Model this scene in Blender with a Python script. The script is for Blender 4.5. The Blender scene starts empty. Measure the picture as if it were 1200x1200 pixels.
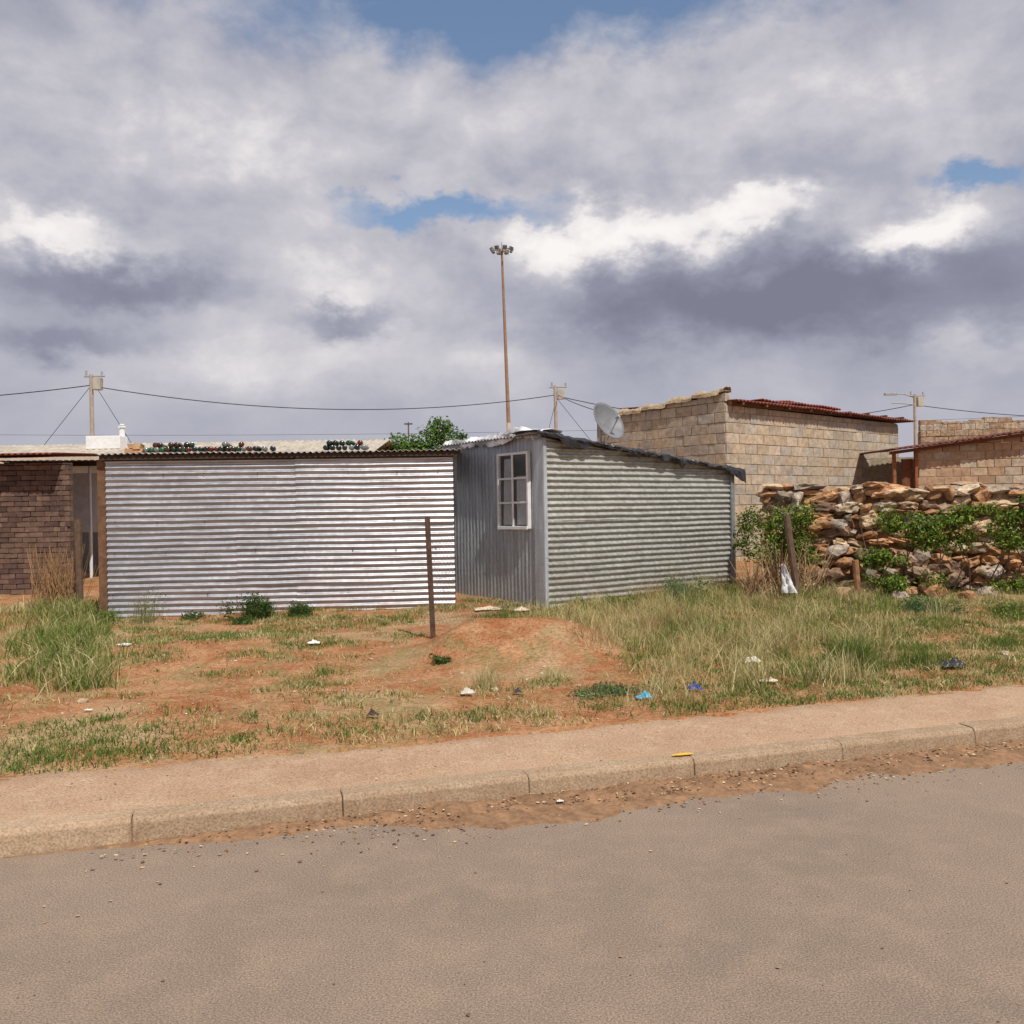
import bpy, math, random, bmesh
import numpy as np
from mathutils import Vector, Matrix
random.seed(7); rng=np.random.default_rng(7)
D2R=math.radians
scene=bpy.context.scene
scene.view_settings.view_transform='Standard'; scene.view_settings.look='None'; scene.view_settings.exposure=0

# ---------------------------------------------------------------- helpers
def vn(x,y,seed=0):
    x=np.asarray(x,float); y=np.asarray(y,float)
    xi=np.floor(x); yi=np.floor(y); fx=x-xi; fy=y-yi
    def h(a,b):
        v=np.sin(a*127.1+b*311.7+seed*74.7)*43758.5453
        return v-np.floor(v)
    fx=fx*fx*(3-2*fx); fy=fy*fy*(3-2*fy)
    return (h(xi,yi)*(1-fx)+h(xi+1,yi)*fx)*(1-fy)+(h(xi,yi+1)*(1-fx)+h(xi+1,yi+1)*fx)*fy
def fbm(x,y,seed=0,o=4):
    s=0;a=.5;t=0
    for i in range(o):
        s=s+a*vn(x*2**i,y*2**i,seed+i*3.1); t+=a; a*=.5
    return s/t
def F(x,y,seed=0): return float(fbm(np.array(float(x)),np.array(float(y)),seed))
def sstep(a,b,x):
    t=np.clip((x-a)/(b-a),0,1); return t*t*(3-2*t)

class MB:
    def __init__(s): s.v=[];s.f=[];s.c=[]
    def add(s,vs,fs,col=(1,1,1)):
        n=len(s.v); s.v.extend([tuple(map(float,p)) for p in vs]); s.f.extend([tuple(i+n for i in f) for f in fs])
        if np.ndim(col)==2: s.c.extend([tuple(map(float,c)) for c in col])
        else: s.c.extend([tuple(col)]*len(vs))
    def box(s,o,U,V,N,u0,u1,v0,v1,n0,n1,col=(1,1,1),jit=0):
        o=np.array(o,float);U=np.array(U,float);V=np.array(V,float);N=np.array(N,float)
        vs=[]
        for n in (n0,n1):
            for (u,v) in ((u0,v0),(u1,v0),(u1,v1),(u0,v1)):
                vs.append(o+U*(u+random.uniform(-jit,jit))+V*(v+random.uniform(-jit,jit))+N*(n+random.uniform(-jit,jit)))
        s.add(vs,[(3,2,1,0),(4,5,6,7),(0,1,5,4),(1,2,6,5),(2,3,7,6),(3,0,4,7)],col)
    def cyl(s,p0,p1,r0,r1=None,n=10,col=(1,1,1)):
        r1=r0 if r1 is None else r1
        p0=Vector(p0);p1=Vector(p1);d=(p1-p0).normalized()
        a=d.orthogonal().normalized();b=d.cross(a)
        vs=[];
        for p,r in((p0,r0),(p1,r1)):
            for i in range(n):
                t=2*math.pi*i/n; vs.append(p+(a*math.cos(t)+b*math.sin(t))*r)
        fs=[(i,(i+1)%n,n+(i+1)%n,n+i) for i in range(n)]+[tuple(range(n))[::-1],tuple(range(n,2*n))]
        s.add(vs,fs,col)
    def tube(s,pts,rs,n=6,col=(1,1,1)):
        for i in range(len(pts)-1): s.cyl(pts[i],pts[i+1],rs[i],rs[i+1],n,col)
    def obj(s,name,mat,parent=None,smooth=False,bevel=0):
        me=bpy.data.meshes.new(name); me.from_pydata(s.v,[],s.f)
        ca=me.color_attributes.new('Col','FLOAT_COLOR','POINT')
        arr=np.ones((len(s.v),4),dtype=np.float32); arr[:,:3]=np.array(s.c,dtype=np.float32).reshape(-1,3)
        ca.data.foreach_set('color',arr.ravel())
        if smooth: me.polygons.foreach_set('use_smooth',[True]*len(me.polygons))
        me.materials.append(mat); me.update()
        ob=bpy.data.objects.new(name,me); scene.collection.objects.link(ob)
        if parent: ob.parent=parent
        if bevel:
            m=ob.modifiers.new('bev','BEVEL'); m.width=bevel; m.segments=1; m.limit_method='ANGLE'
        return ob
def empty(name,loc=(0,0,0)):
    e=bpy.data.objects.new(name,None); scene.collection.objects.link(e); e.location=(0,0,0); e.empty_display_size=.3
    return e

class NT:
    def __init__(s,tree): s.t=tree; s.n=tree.nodes; s.l=tree.links
    def new(s,ty,**kw):
        n=s.n.new(ty)
        for k,v in kw.items(): setattr(n,k,v)
        return n
    def setin(s,sock,v):
        if isinstance(v,bpy.types.NodeSocket): s.l.new(v,sock)
        elif v is not None: sock.default_value=v
    def math(s,op,a,b=None,c=None,clamp=False):
        n=s.new('ShaderNodeMath',operation=op,use_clamp=clamp)
        s.setin(n.inputs[0],a); s.setin(n.inputs[1],b)
        if c is not None: s.setin(n.inputs[2],c)
        return n.outputs[0]
    def noise(s,vec,scale,detail=4,rough=.55,dist=0,out=0):
        n=s.new('ShaderNodeTexNoise'); s.setin(n.inputs['Vector'],vec)
        n.inputs['Scale'].default_value=scale; n.inputs['Detail'].default_value=detail
        n.inputs['Roughness'].default_value=rough; n.inputs['Distortion'].default_value=dist
        return n.outputs[out]
    def ramp(s,f,stops,interp='LINEAR'):
        n=s.new('ShaderNodeValToRGB'); s.setin(n.inputs[0],f); cr=n.color_ramp; cr.interpolation=interp
        while len(cr.elements)<len(stops): cr.elements.new(.5)
        for e,(p,c) in zip(cr.elements,stops):
            e.position=p; e.color=(c,c,c,1) if not hasattr(c,'__len__') else (*c,1)
        return n.outputs[0]
    def mix(s,f,a,b,mode='MIX'):
        n=s.new('ShaderNodeMix',data_type='RGBA',blend_type=mode)
        s.setin(n.inputs[0],f)
        for i,v in((6,a),(7,b)):
            if not isinstance(v,bpy.types.NodeSocket) and len(v)==3: v=(*v,1)
            s.setin(n.inputs[i],v)
        return n.outputs[2]
    def scalev(s,vec,sc,rot=0):
        n=s.new('ShaderNodeMapping'); s.setin(n.inputs[0],vec); n.inputs['Scale'].default_value=sc; n.inputs['Rotation'].default_value[2]=rot; return n.outputs[0]
def mat(name):
    m=bpy.data.materials.new(name); m.use_nodes=True; t=NT(m.node_tree)
    bs=m.node_tree.nodes['Principled BSDF']; geo=t.new('ShaderNodeNewGeometry')
    return m,t,bs,geo.outputs['Position']
def bump(t,bs,h,strength=.5,dist=.02):
    b=t.new('ShaderNodeBump'); b.inputs['Strength'].default_value=strength; b.inputs['Distance'].default_value=dist
    t.setin(b.inputs['Height'],h); t.l.new(b.outputs[0],bs.inputs['Normal'])
def simple(name,col,rough=.8,var=.25,scale=6,bs_=.3,dist=.01,metal=0,attr=True,fine=60,spec=.3):
    m,t,bs,P=mat(name)
    f=t.noise(P,scale,4,.7)
    fac=t.ramp(f,[(.3,1-var),(.7,1+var)])
    c=t.mix(1.0,col,fac,'MULTIPLY')
    if attr:
        a=t.new('ShaderNodeVertexColor',layer_name='Col'); c=t.mix(1.0,c,a.outputs[0],'MULTIPLY')
    t.l.new(c,bs.inputs['Base Color']); bs.inputs['Roughness'].default_value=rough; bs.inputs['Metallic'].default_value=metal
    bs.inputs['Specular IOR Level'].default_value=spec
    if bs_: bump(t,bs,f,bs_,dist)
    return m
def foliage(name,trans=.3):
    m=bpy.data.materials.new(name); m.use_nodes=True; t=NT(m.node_tree)
    for n_ in list(t.n): t.n.remove(n_)
    out=t.new('ShaderNodeOutputMaterial'); bs=t.new('ShaderNodeBsdfDiffuse')
    a=t.new('ShaderNodeVertexColor',layer_name='Col'); c=a.outputs[0]
    t.l.new(c,bs.inputs[0])
    tr=t.new('ShaderNodeBsdfTranslucent'); t.l.new(c,tr.inputs[0])
    mx=t.new('ShaderNodeMixShader'); mx.inputs[0].default_value=trans
    t.l.new(bs.outputs[0],mx.inputs[1]); t.l.new(tr.outputs[0],mx.inputs[2]); t.l.new(mx.outputs[0],out.inputs[0])
    return m
def galv(name,col,rough=.38,metal=.75,dirt=(.30,.17,.09),dirtz=(.2,1.0),dirtamt=.5,streak=(.6,9,9)):
    m,t,bs,P=mat(name)
    sp=t.noise(t.scalev(P,streak),2.2,4,.65)
    n2=t.noise(P,14,3,.7)
    a=t.new('ShaderNodeVertexColor',layer_name='Col')
    c=t.mix(t.ramp(sp,[(.35,0),(.7,1)]),col,tuple(x*.58 for x in col))
    c=t.mix(1.0,c,a.outputs[0],'MULTIPLY')
    c=t.mix(t.ramp(n2,[(.5,0),(.75,.3)]),c,(.70,.71,.73))
    sx=t.new('ShaderNodeSeparateXYZ'); t.l.new(P,sx.inputs[0])
    zf=t.new('ShaderNodeMapRange'); t.l.new(sx.outputs[2],zf.inputs[0])
    zf.inputs[1].default_value=dirtz[0]; zf.inputs[2].default_value=dirtz[1]; zf.inputs[3].default_value=1; zf.inputs[4].default_value=.12
    dn=t.ramp(t.noise(t.scalev(P,(.8,.8,6)),2.6,4,.7),[(.42,0),(.68,1)])
    df=t.math('MULTIPLY',t.math('MULTIPLY',zf.outputs[0],dn),dirtamt)
    c=t.mix(df,c,dirt)
    t.l.new(c,bs.inputs['Base Color'])
    t.l.new(t.math('SUBTRACT',metal,t.math('MULTIPLY',df,metal)),bs.inputs['Metallic'])
    t.l.new(t.math('ADD',rough-.1,t.math('MULTIPLY',n2,.28)),bs.inputs['Roughness'])
    return m

# ---------------------------------------------------------------- kerb-aligned frame and terrain
ang=D2R(17.5); KU=np.array([math.cos(ang),math.sin(ang)]); KN=np.array([-math.sin(ang),math.cos(ang)]); K0=np.array([0,4.90])
def kw(u,s): return K0[0]+u*KU[0]+s*KN[0], K0[1]+u*KU[1]+s*KN[1]
def ks(x,y): return (x-K0[0])*KN[0]+(y-K0[1])*KN[1]
def gz(x,y):
    x=np.asarray(x,float);y=np.asarray(y,float)
    s=ks(x,y)
    t=np.clip((y-6)/9,0,1.25)
    yard=.145+.16*t**2.6+.06*(fbm(x*1.1,y*1.1,2)-.5)*sstep(.8,1.6,s)+.035*(fbm(x*5,y*5,5,3)-.5)*sstep(.8,1.2,s)
    yard=yard-.05*sstep(-2.5,-5,x)*sstep(10.5,12.3,y)
    yard=yard+.33*np.exp(-((x-.05)/.85)**4-((y-9.0)/.55)**2)*(1+.5*(fbm(x*2.5,y*2.5,6)-.5))+.08*np.exp(-((x+3)/1.3)**2-((y-9.4)/.9)**2)
    z=np.where(s>.8,yard,np.where(s>.02,.08,-.03))
    return np.where(s<-7.7,.06,z)

# ---------------------------------------------------------------- materials
M={}
def ground_mat():
    m,t,bs,P=mat('ground_soil')
    big=t.noise(P,.6,3,.62,.4); mid=t.noise(P,2.8,4,.7,.4); fine=t.noise(P,30,3,.78)
    c=t.mix(t.ramp(mid,[(.38,0),(.62,1)]),(.34,.135,.055),(.47,.255,.13))
    c=t.mix(t.ramp(big,[(.52,0),(.62,.7)]),c,(.47,.34,.20))
    gfn=t.noise(P,1.5,4,.78,.6)
    c=t.mix(t.ramp(gfn,[(.50,0),(.60,.6)]),c,(.25,.215,.09))
    c=t.mix(1.0,c,t.ramp(fine,[(.3,.55),(.5,1),(.7,1.3)]),'MULTIPLY')
    t.l.new(c,bs.inputs['Base Color']); bs.inputs['Roughness'].default_value=.95; bs.inputs['Specular IOR Level'].default_value=.15
    bump(t,bs,fine,1.0,.04)
    return m
def pave_mat(name,c1,c2,c3,sc=1.0,speck=85,amt=(.62,1.35)):
    m,t,bs,P=mat(name)
    big=t.noise(P,.9*sc,4,.6,.3); fine=t.noise(P,speck,2,.75)
    mid=t.noise(P,6*sc,4,.72)
    c=t.mix(t.ramp(big,[(.35,0),(.65,1)]),c1,c2)
    c=t.mix(t.ramp(mid,[(.46,0),(.68,.7)]),c,c3)
    c=t.mix(1.0,c,t.ramp(fine,[(.3,amt[0]),(.5,1),(.72,amt[1])]),'MULTIPLY')
    a=t.new('ShaderNodeVertexColor',layer_name='Col'); c=t.mix(1.0,c,a.outputs[0],'MULTIPLY')
    t.l.new(c,bs.inputs['Base Color']); bs.inputs['Roughness'].default_value=.9; bs.inputs['Specular IOR Level'].default_value=.2
    bump(t,bs,fine,.5,.005)
    return m
M['ground']=ground_mat()
M['foot']=pave_mat('footway_surface',(.34,.215,.135),(.39,.26,.17),(.43,.31,.205))
M['kerb']=pave_mat('kerb_concrete',(.36,.26,.175),(.33,.225,.145),(.42,.32,.225),2)
M['road']=pave_mat('road_surface',(.205,.155,.12),(.245,.185,.14),(.275,.205,.15),.7,140,(.5,1.6))
M['galvL']=galv('galvanised_sheet',(.63,.64,.68),.34,.85,dirt=(.36,.23,.19),dirtamt=.5)
M['galvR']=galv('weathered_sheet',(.45,.46,.43),.48,.5,dirt=(.27,.19,.12),dirtamt=.5)
M['galvS']=galv('side_sheet',(.44,.48,.52),.55,.4,dirt=(.28,.22,.16),dirtamt=.4,streak=(6,6,.6))
M['roofcorr']=galv('roof_sheet',(.34,.33,.31),.6,.4,dirt=(.2,.12,.08),dirtz=(0,10),dirtamt=.6,streak=(5,1,1))
M['rust']=simple('rusty_roof',(.17,.05,.038),.75,.5,4,.3)
M['wood']=simple('old_wood',(.12,.075,.05),.85,.4,12,.5)
M['steel']=simple('rusty_steel',(.085,.05,.035),.75,.4,18,.3)
M['mast']=simple('mast_paint',(.27,.17,.11),.6,.2,3,.0)
M['grey']=simple('grey_metal',(.32,.33,.34),.5,.2,5,.0)
M['white']=simple('white_paint',(.72,.72,.72),.5,.12,8,.0)
M['cream']=simple('cream_plaster',(.55,.47,.37),.85,.15,3,.2)
M['block']=simple('concrete_block',(1,1,1),.93,.3,9,.7,.012)
M['mortar']=simple('mortar',(.34,.28,.21),.95,.3,14,.7,.02)
M['stone']=simple('rubble_stone',(1,1,1),.93,.5,11,.9,.03)
M['tarp']=simple('black_plastic',(.022,.023,.028),.4,.3,10,.4,.02,spec=.5)
M['plastic']=simple('plastic_sheet',(1,1,1),.45,.15,12,.4,.02,spec=.5)
M['wire']=simple('cable',(.015,.015,.017),.6,.1,3,0)
M['fence']=simple('fence_wire',(.2,.18,.16),.6,.1,3,0,metal=.5)
M['leaf']=foliage('leaf',.35); M['grass']=foliage('grass_blade',.3)
M['dark']=simple('painted_interior_shade',(.02,.018,.016),.9,.2,5,0)  # near-black colour standing in for the shade of unlit interiors
M['litter']=simple('debris',(1,1,1),.9,.3,30,.4,.005)
M['bark']=simple('bark',(.13,.09,.06),.9,.35,15,.6,.02)
M['yellow']=simple('yellow_paint',(.75,.42,.03),.7,.3,30,.1)
def glassy(name,col,rough=.08):
    m,t,bs,P=mat(name); a=t.new('ShaderNodeVertexColor',layer_name='Col')
    t.l.new(t.mix(1.0,col,a.outputs[0],'MULTIPLY'),bs.inputs['Base Color'])
    t.l.new(t.ramp(t.noise(P,9,3),[(.3,rough),(.7,rough+.15)]),bs.inputs['Roughness']); bs.inputs['Specular IOR Level'].default_value=.6
    return m
M['bottle']=glassy('bottle_glass',(1,1,1))
mg=bpy.data.materials.new('window_glass'); mg.use_nodes=True; tg=NT(mg.node_tree)
for n_ in list(tg.n): tg.n.remove(n_)
og=tg.new('ShaderNodeOutputMaterial'); g1=tg.new('ShaderNodeBsdfTransparent'); g2=tg.new('ShaderNodeBsdfGlossy'); g2.inputs['Roughness'].default_value=.35
mg_=tg.new('ShaderNodeMixShader'); mg_.inputs[0].default_value=.12
tg.l.new(g1.outputs[0],mg_.inputs[1]); tg.l.new(g2.outputs[0],mg_.inputs[2]); tg.l.new(mg_.outputs[0],og.inputs[0]); M['glass']=mg

# ---------------------------------------------------------------- ground
def axis(lo,hi,step,far,grow=1.35):
    a=list(np.arange(lo,hi+1e-6,step)); d=step; x=hi
    while x<far: d*=grow; x+=d; a.append(x)
    d=step; x=lo; pre=[]
    while x>-far: d*=grow; x-=d; pre.append(x)
    return np.array(pre[::-1]+a)
us=axis(-9,12,.07,900)
d=.09; x=13; sv=[-900,-400,-150,-60,-25,-12,-7.8,-7.7,-7.5,-4,-1,-.3,.01,.03,.4,.79,.81]+list(np.arange(.88,13,.07))
while x<900: sv.append(x); d*=1.35; x+=d
ss=np.array(sv)
Ug,Sg=np.meshgrid(us,ss); Xg,Yg=kw(Ug,Sg); Zg=gz(Xg,Yg)
nu,ns=len(us),len(ss)
vs=np.stack([Xg.ravel(),Yg.ravel(),Zg.ravel()],1)
idx=np.arange(nu*ns).reshape(ns,nu)
fs=np.stack([idx[:-1,:-1].ravel(),idx[:-1,1:].ravel(),idx[1:,1:].ravel(),idx[1:,:-1].ravel()],1)
b=MB(); b.v=vs.tolist(); b.f=fs.tolist(); b.c=[(1,1,1)]*len(vs)
b.obj('ground',M['ground'],smooth=True)
b=MB(); uu=axis(-8,10,.5,700,1.5)
for i in range(len(uu)-1):
    pts=[kw(uu[i],-7.6),kw(uu[i+1],-7.6),kw(uu[i+1],-.0),kw(uu[i],-.0)]
    b.add([(x,y,0) for x,y in pts],[(0,1,2,3)])
b.obj('road',M['road'])
b=MB(); uu=axis(-8,10,.08,700,1.5); sl=[.10,.148,.3,.5,.68,.8,.9]
g=[]
for u in uu:
    for k,s_ in enumerate(sl):
        ed=(F(u*2.3,3.,9)-.5)*.26+(F(u*11,3.,19)-.5)*.1 if k>=5 and abs(u)<20 else 0
        wob=.014*(F(u*3.,s_*3,4)-.5) if abs(u)<20 and k>1 else 0
        x,y=kw(u,s_+ed); z=(.104,.1165,.122,.13,.138,.146,.09)[k]+wob
        g.append((x,y,z))
n=len(sl)
b.add(g,[(i*n+j,(i+1)*n+j,(i+1)*n+j+1,i*n+j+1) for i in range(len(uu)-1) for j in range(n-1)])
b.obj('footway',M['foot'],smooth=True)
b=MB(); joints=-.9
while joints>-40: joints-=.97
u=joints
while u<60:
    L=.97; dz=random.uniform(-.004,.004); ds=random.uniform(-.005,.005); c=random.uniform(.88,1.08)
    p=[(0.0,-.05),(0.010,.090),(.026,.113),(.146,.118),(.15,-.05)]
    va=[]
    for uq in (u+.002,u+L-.002):
        for (s_,z_) in p:
            x,y=kw(uq,s_+ds); va.append((x,y,z_+dz))
    b.add(va,[(0,5,6,1),(1,6,7,2),(2,7,8,3),(3,8,9,4),(0,1,2,3,4),(9,8,7,6,5)],(c,c*.99,c*.97))
    u+=L
b.obj('kerb',M['kerb'],bevel=.004)
b=MB(); va=[]
for i in range(9):
    uq=.94+i*.016; w=.02*(math.sin((i+.5)/9*math.pi)**.5)*(1+.5*(F(i*.9,1,3)-.5))
    for s_ in (.075-w,.075+w):
        x,y=kw(uq,s_); va.append((x,y,.1235))
b.add(va,[(2*i,2*i+2,2*i+3,2*i+1) for i in range(8)])
b.obj('kerb_paint_mark',M['yellow'])
# gutter debris
b=MB(); uu=np.arange(-2.4,14,.03); n=14; g=[];cc=[]
for u in uu:
    wdt=(.14+.42*F(u*1.1,1.,8)+.16*(F(u*6,2.,18)-.5)+.08*(F(u*20,2.,28)-.5))*float(sstep(-2.4,.2,u)+.03)
    for j in range(n):
        q=j/(n-1); s_=.003-q*wdt; x,y=kw(u,s_)
        z=.001+.038*math.sin(math.pi*min(1,q*.75+.25))*max(0,(1.9*F(x*13,y*13,3)-.4))*min(1,wdt*5) if j<n-1 else -.004
        g.append((x,y,z)); k=.6+.8*F(x*18,y*18,5); cc.append((.23*k,.13*k,.07*k))
b.add(g,[(i*n+j,i*n+j+1,(i+1)*n+j+1,(i+1)*n+j) for i in range(len(uu)-1) for j in range(n-1)],np.array(cc))
def chips(b,P,size,cols,flat=.4,up=.0):
    for p in P:
        r=size*random.uniform(.4,1.7); a=random.uniform(0,6.28); e=random.uniform(.25,1)
        c=np.array(random.choice(cols))*random.uniform(.75,1.25)
        ca,sa=math.cos(a),math.sin(a)
        q=[(ca*r,sa*r),(-sa*r*e,ca*r*e),(-ca*r,-sa*r),(sa*r*e,-ca*r*e)]
        t=[random.uniform(-flat,flat)*r for _ in q]
        b.add([(p[0]+q[i][0],p[1]+q[i][1],p[2]+abs(t[i])+.003) for i in range(4)]+[(p[0],p[1],p[2]+r*.3+.003)],[(0,1,4),(1,2,4),(2,3,4),(3,0,4)],c)
P=[]
for _ in range(9000):
    u=random.uniform(-2.2,11)
    if random.random()>sstep(-2.4,.3,u): continue
    s_=-abs(random.gauss(0,.2))-.01; x,y=kw(u,s_); P.append((x,y,random.uniform(.0,.03)*(s_>-.25)))
chips(b,P,.0075,[(.2,.1,.05),(.40,.27,.16),(.13,.075,.045),(.52,.41,.25),(.10,.06,.04),(.3,.15,.07)])
b.obj('gutter_debris',M['litter'])

# ---------------------------------------------------------------- corrugated sheets
def corr(o,U,V,N,L,top,bot=0.,period=.08,amp=.012,rid='h',nseg=8,step=.12,dent=.006,seed=0,col=(1,1,1),b=None,phase=0):
    o=np.array(o,float);U=np.array(U,float);V=np.array(V,float);N=np.array(N,float)
    b=b or MB()
    topf=top if callable(top) else (lambda u:top)
    if rid=='h':
        ul=np.linspace(0,L,max(2,int(L/step))); hm=max(topf(0),topf(L)); vl=np.arange(bot,hm+period/nseg,period/nseg)
    else:
        ul=np.linspace(0,L,int(L/period*nseg)); hm=max(topf(0),topf(L)); vl=np.linspace(bot,hm,max(3,int((hm-bot)/step)))
    g=[];vv=[]
    for v in vl:
        for u in ul:
            tv=topf(u)
            v2=min(v,tv) if rid=='h' else bot+(v-bot)*(tv-bot)/(hm-bot)
            ph=(v2 if rid=='h' else u)
            off=amp*math.sin(2*math.pi*ph/period+phase)
            g.append((u,v2,off)); vv.append(v>=tv and rid=='h')
    g=np.array(g); off=g[:,2]+dent*2*(fbm(g[:,0]*1.3+seed*7,g[:,1]*1.9,seed)-.5)
    sag=.010*(fbm(g[:,0]*1.1+seed*3,g[:,1]*.4,seed+5)-.5)*2
    pts=o+g[:,:1]*U+(g[:,1:2]+sag[:,None]*(1 if rid=='h' else 0))*V+off[:,None]*N
    n=len(ul); fs=[]
    for j in range(len(vl)-1):
        for i in range(n-1):
            if vv[j*n+i] and vv[j*n+i+1]: continue
            fs.append((j*n+i,j*n+i+1,(j+1)*n+i+1,(j+1)*n+i))
    b.add(pts,fs,col); return b
Z=(0,0,1)
# ---- left shack
sh=empty('corrugated_iron_shack')
A=np.array([-5.42,12.56]); B=np.array([-.80,12.88]); Ld=np.linalg.norm(B-A); LU=(B-A)/Ld; LN=np.array([LU[1],-LU[0]])
U3=(*LU,0);N3=(*LN,0)
k=0; b=MB()
for (v0,v1,pr) in ((.0,.52,-.004),(.45,1.32,0),(1.25,2.18,.006)):
    cuts=(0,2.5,Ld) if pr!=0 else (0,1.7,Ld)
    for (u0,u1,pp) in ((0,cuts[1]+.06,.0),(cuts[1],Ld,.004)):
        k+=1; c=random.uniform(.86,1.04)*(.9 if v0>1 else 1)
        o=np.array([*A,.09])+np.array(U3)*u0+np.array(N3)*(pr+pp+.02)
        corr(o,U3,Z,N3,u1-u0,v1+.05,v0,seed=k,col=(c,c,c*1.01),b=b,period=.0795,amp=.0135,nseg=10,dent=.010)
b.obj('front_wall',M['galvL'],sh,smooth=True)
b=MB(); BN=-LN; dpt=1.5
corr([*B,.15],(*BN,0),Z,U3,dpt,2.2,0,b=b,seed=9); corr([*A,.15],(*BN,0),Z,(-U3[0],-U3[1],0),dpt,2.2,0,b=b,seed=10)
corr([*(A+BN*dpt),.15],U3,Z,(-N3[0],-N3[1],0),Ld,2.26,0,b=b,seed=11)
b.obj('side_walls',M['galvL'],sh,smooth=True)
b=MB(); o=np.array([*(A-LU*.1+LN*.12),2.365]); sl=np.array([*BN,.04]); sl/=np.linalg.norm(sl)
corr(o,U3,sl,(0,0,1),Ld+.22,1.8,0,period=.08,amp=.011,rid='v',nseg=8,step=.3,dent=.012,b=b,seed=3)
r=b.obj('roof',M['roofcorr'],sh,smooth=True); md=r.modifiers.new('s','SOLIDIFY'); md.thickness=.008
b=MB(); b.box([*A,0],U3,Z,N3,-.06,Ld+.06,2.285,2.345,.035,.085,(.5,.5,.5)); b.obj('eave_shadow_strip',M['wood'],sh)  # strip below the roof edge, eave shadow put into its dark colour
b=MB()
for v in (.35,.9,1.32,1.95):
    for u in np.arange(.1,Ld,.62):
        p=np.array([*A,.13+v])+np.array(U3)*(u+random.uniform(-.06,.06))+np.array(N3)*.035+np.array([0,0,random.uniform(-.02,.02)])
        b.cyl(p,p+np.array(N3)*.008,.009,n=8,col=(.9,.9,.9))
b.obj('wall_screws',M['steel'],sh)
b=MB(); b.box([*A,0],U3,Z,N3,-.12,-.005,.12,2.28,-.12,.0,(1.3,1.1,.9)); b.obj('corner_board',M['wood'],sh)
# bottles on roof
b=MB()
prof=[(0,0),(.034,0),(.037,.01),(.037,.13),(.03,.165),(.014,.2),(.012,.26),(.0,.26)]
def bottle(p,dirv,col):
    d=Vector(dirv).normalized(); a=d.orthogonal().normalized(); c=d.cross(a); n=12; vs=[]
    for r,h in prof:
        for i in range(n):
            t=2*math.pi*i/n; vs.append(Vector(p)+d*h+(a*math.cos(t)+c*math.sin(t))*r)
    b.add(vs,[(k*n+i,k*n+(i+1)%n,(k+1)*n+(i+1)%n,(k+1)*n+i) for k in range(len(prof)-1) for i in range(n)],col)
cols=[(.01,.05,.015),(.02,.10,.03),(.05,.018,.006),(.012,.012,.012),(.10,.015,.01),(.015,.015,.02),(.16,.18,.16),(.008,.02,.01),(.012,.012,.012),(.03,.012,.008)]
for (u0,u1,cnt) in ((.5,1.95,20),(2.9,3.5,7),(1.95,2.3,3)):
    for i in range(cnt):
        u=u0+(u1-u0)*i/cnt+random.uniform(-.01,.01); q=A+LU*u+BN*random.uniform(0,.05)
        bottle((q[0],q[1],2.42),(BN[0]+random.uniform(-.25,.25),BN[1],random.uniform(0,.05)),random.choice(cols))
        if random.random()<.7 and i<cnt-1 and cnt>3:
            bottle((q[0]+.04,q[1]+.03,2.485),(BN[0]+random.uniform(-.4,.4),BN[1],.0),random.choice(cols))
b.obj('glass_bottles',M['bottle'],smooth=True)
b=MB()
for i in range(5):
    q=A+LU*(.30+.035*i)+BN*.1; b.box((q[0],q[1],2.38+(.06 if i%2 else 0)),U3,(0,0,1),N3,-.05,.04,0,.06,-.1,.1,(.5*random.uniform(.8,1.2),.28,.15),.012)
b.obj('loose_bricks',M['block'])

# ---- right shack
rs=empty('corrugated_iron_shack')
C=np.array([.44,12.7]); RU=np.array([.8,.6]); RN=np.array([.6,-.8]); SU=np.array([-.6,.8]); SN=np.array([-.8,-.6])
RL=3.83; SD=2.25
ru=(*RU,0);rn=(*RN,0);su=(*SU,0);sn=(*SN,0)
b=MB()
f_top=lambda u:2.33-.405*(u/RL)
corr([*C,.17],ru,Z,rn,RL,lambda u:min(f_top(u),1.26),0,b=b,seed=21,period=.083,amp=.0125,nseg=10,dent=.024,col=(1,1,.98))
corr(np.array([*C,.17])+np.array(rn)*.005,ru,Z,rn,RL,f_top,1.20,b=b,seed=22,period=.083,amp=.0125,nseg=10,dent=.024,col=(1.08,1.08,1.06))
b.obj('front_wall',M['galvR'],rs,smooth=True)
b=MB()
corr([*(C+SU*.06),.17],su,Z,sn,SD,2.36,0,b=b,rid='v',period=.085,amp=.005,nseg=8,seed=23,dent=.014)
b.obj('side_wall',M['galvS'],rs,smooth=True)
b=MB()
corr([*(C+RU*RL),.17],su,Z,ru,SD,1.92,0,b=b,seed=25); corr([*(C+SU*SD),.17],ru,Z,(-rn[0],-rn[1],0),RL,f_top,0,b=b,seed=26)
b.obj('rear_walls',M['galvR'],rs,smooth=True)
b=MB(); b.box([*C,.17],su,Z,sn,-.012,.20,0,2.34,.014,.02,(1.3,1.3,1.3)); b.box([*C,.17],ru,Z,rn,-.019,.04,0,2.33,.014,.021,(1.25,1.25,1.25))
b.box([*(C+RU*RL),.2],ru,Z,rn,-.05,.03,0,1.9,.016,.05,(.6,.6,.58))
b.obj('corner_flashing',M['galvS'],rs,bevel=.003)
b=MB(); rd=np.array([RU[0]*RL,RU[1]*RL,-.43]); RLs=np.linalg.norm(rd); rd/=RLs
o=np.array([*(C-RU*.12+RN*.10),2.545])
corr(o,rd,su,np.cross(rd,su),RLs+.25,SD+.25,0,rid='h',period=.08,amp=.01,b=b,seed=27,nseg=8,step=.3)
b.obj('roof',M['roofcorr'],rs,smooth=True)
win=empty('window'); win.parent=rs
wo=[*C,0]; u0,u1,v0,v1=.32,.97,1.30,2.30
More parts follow.
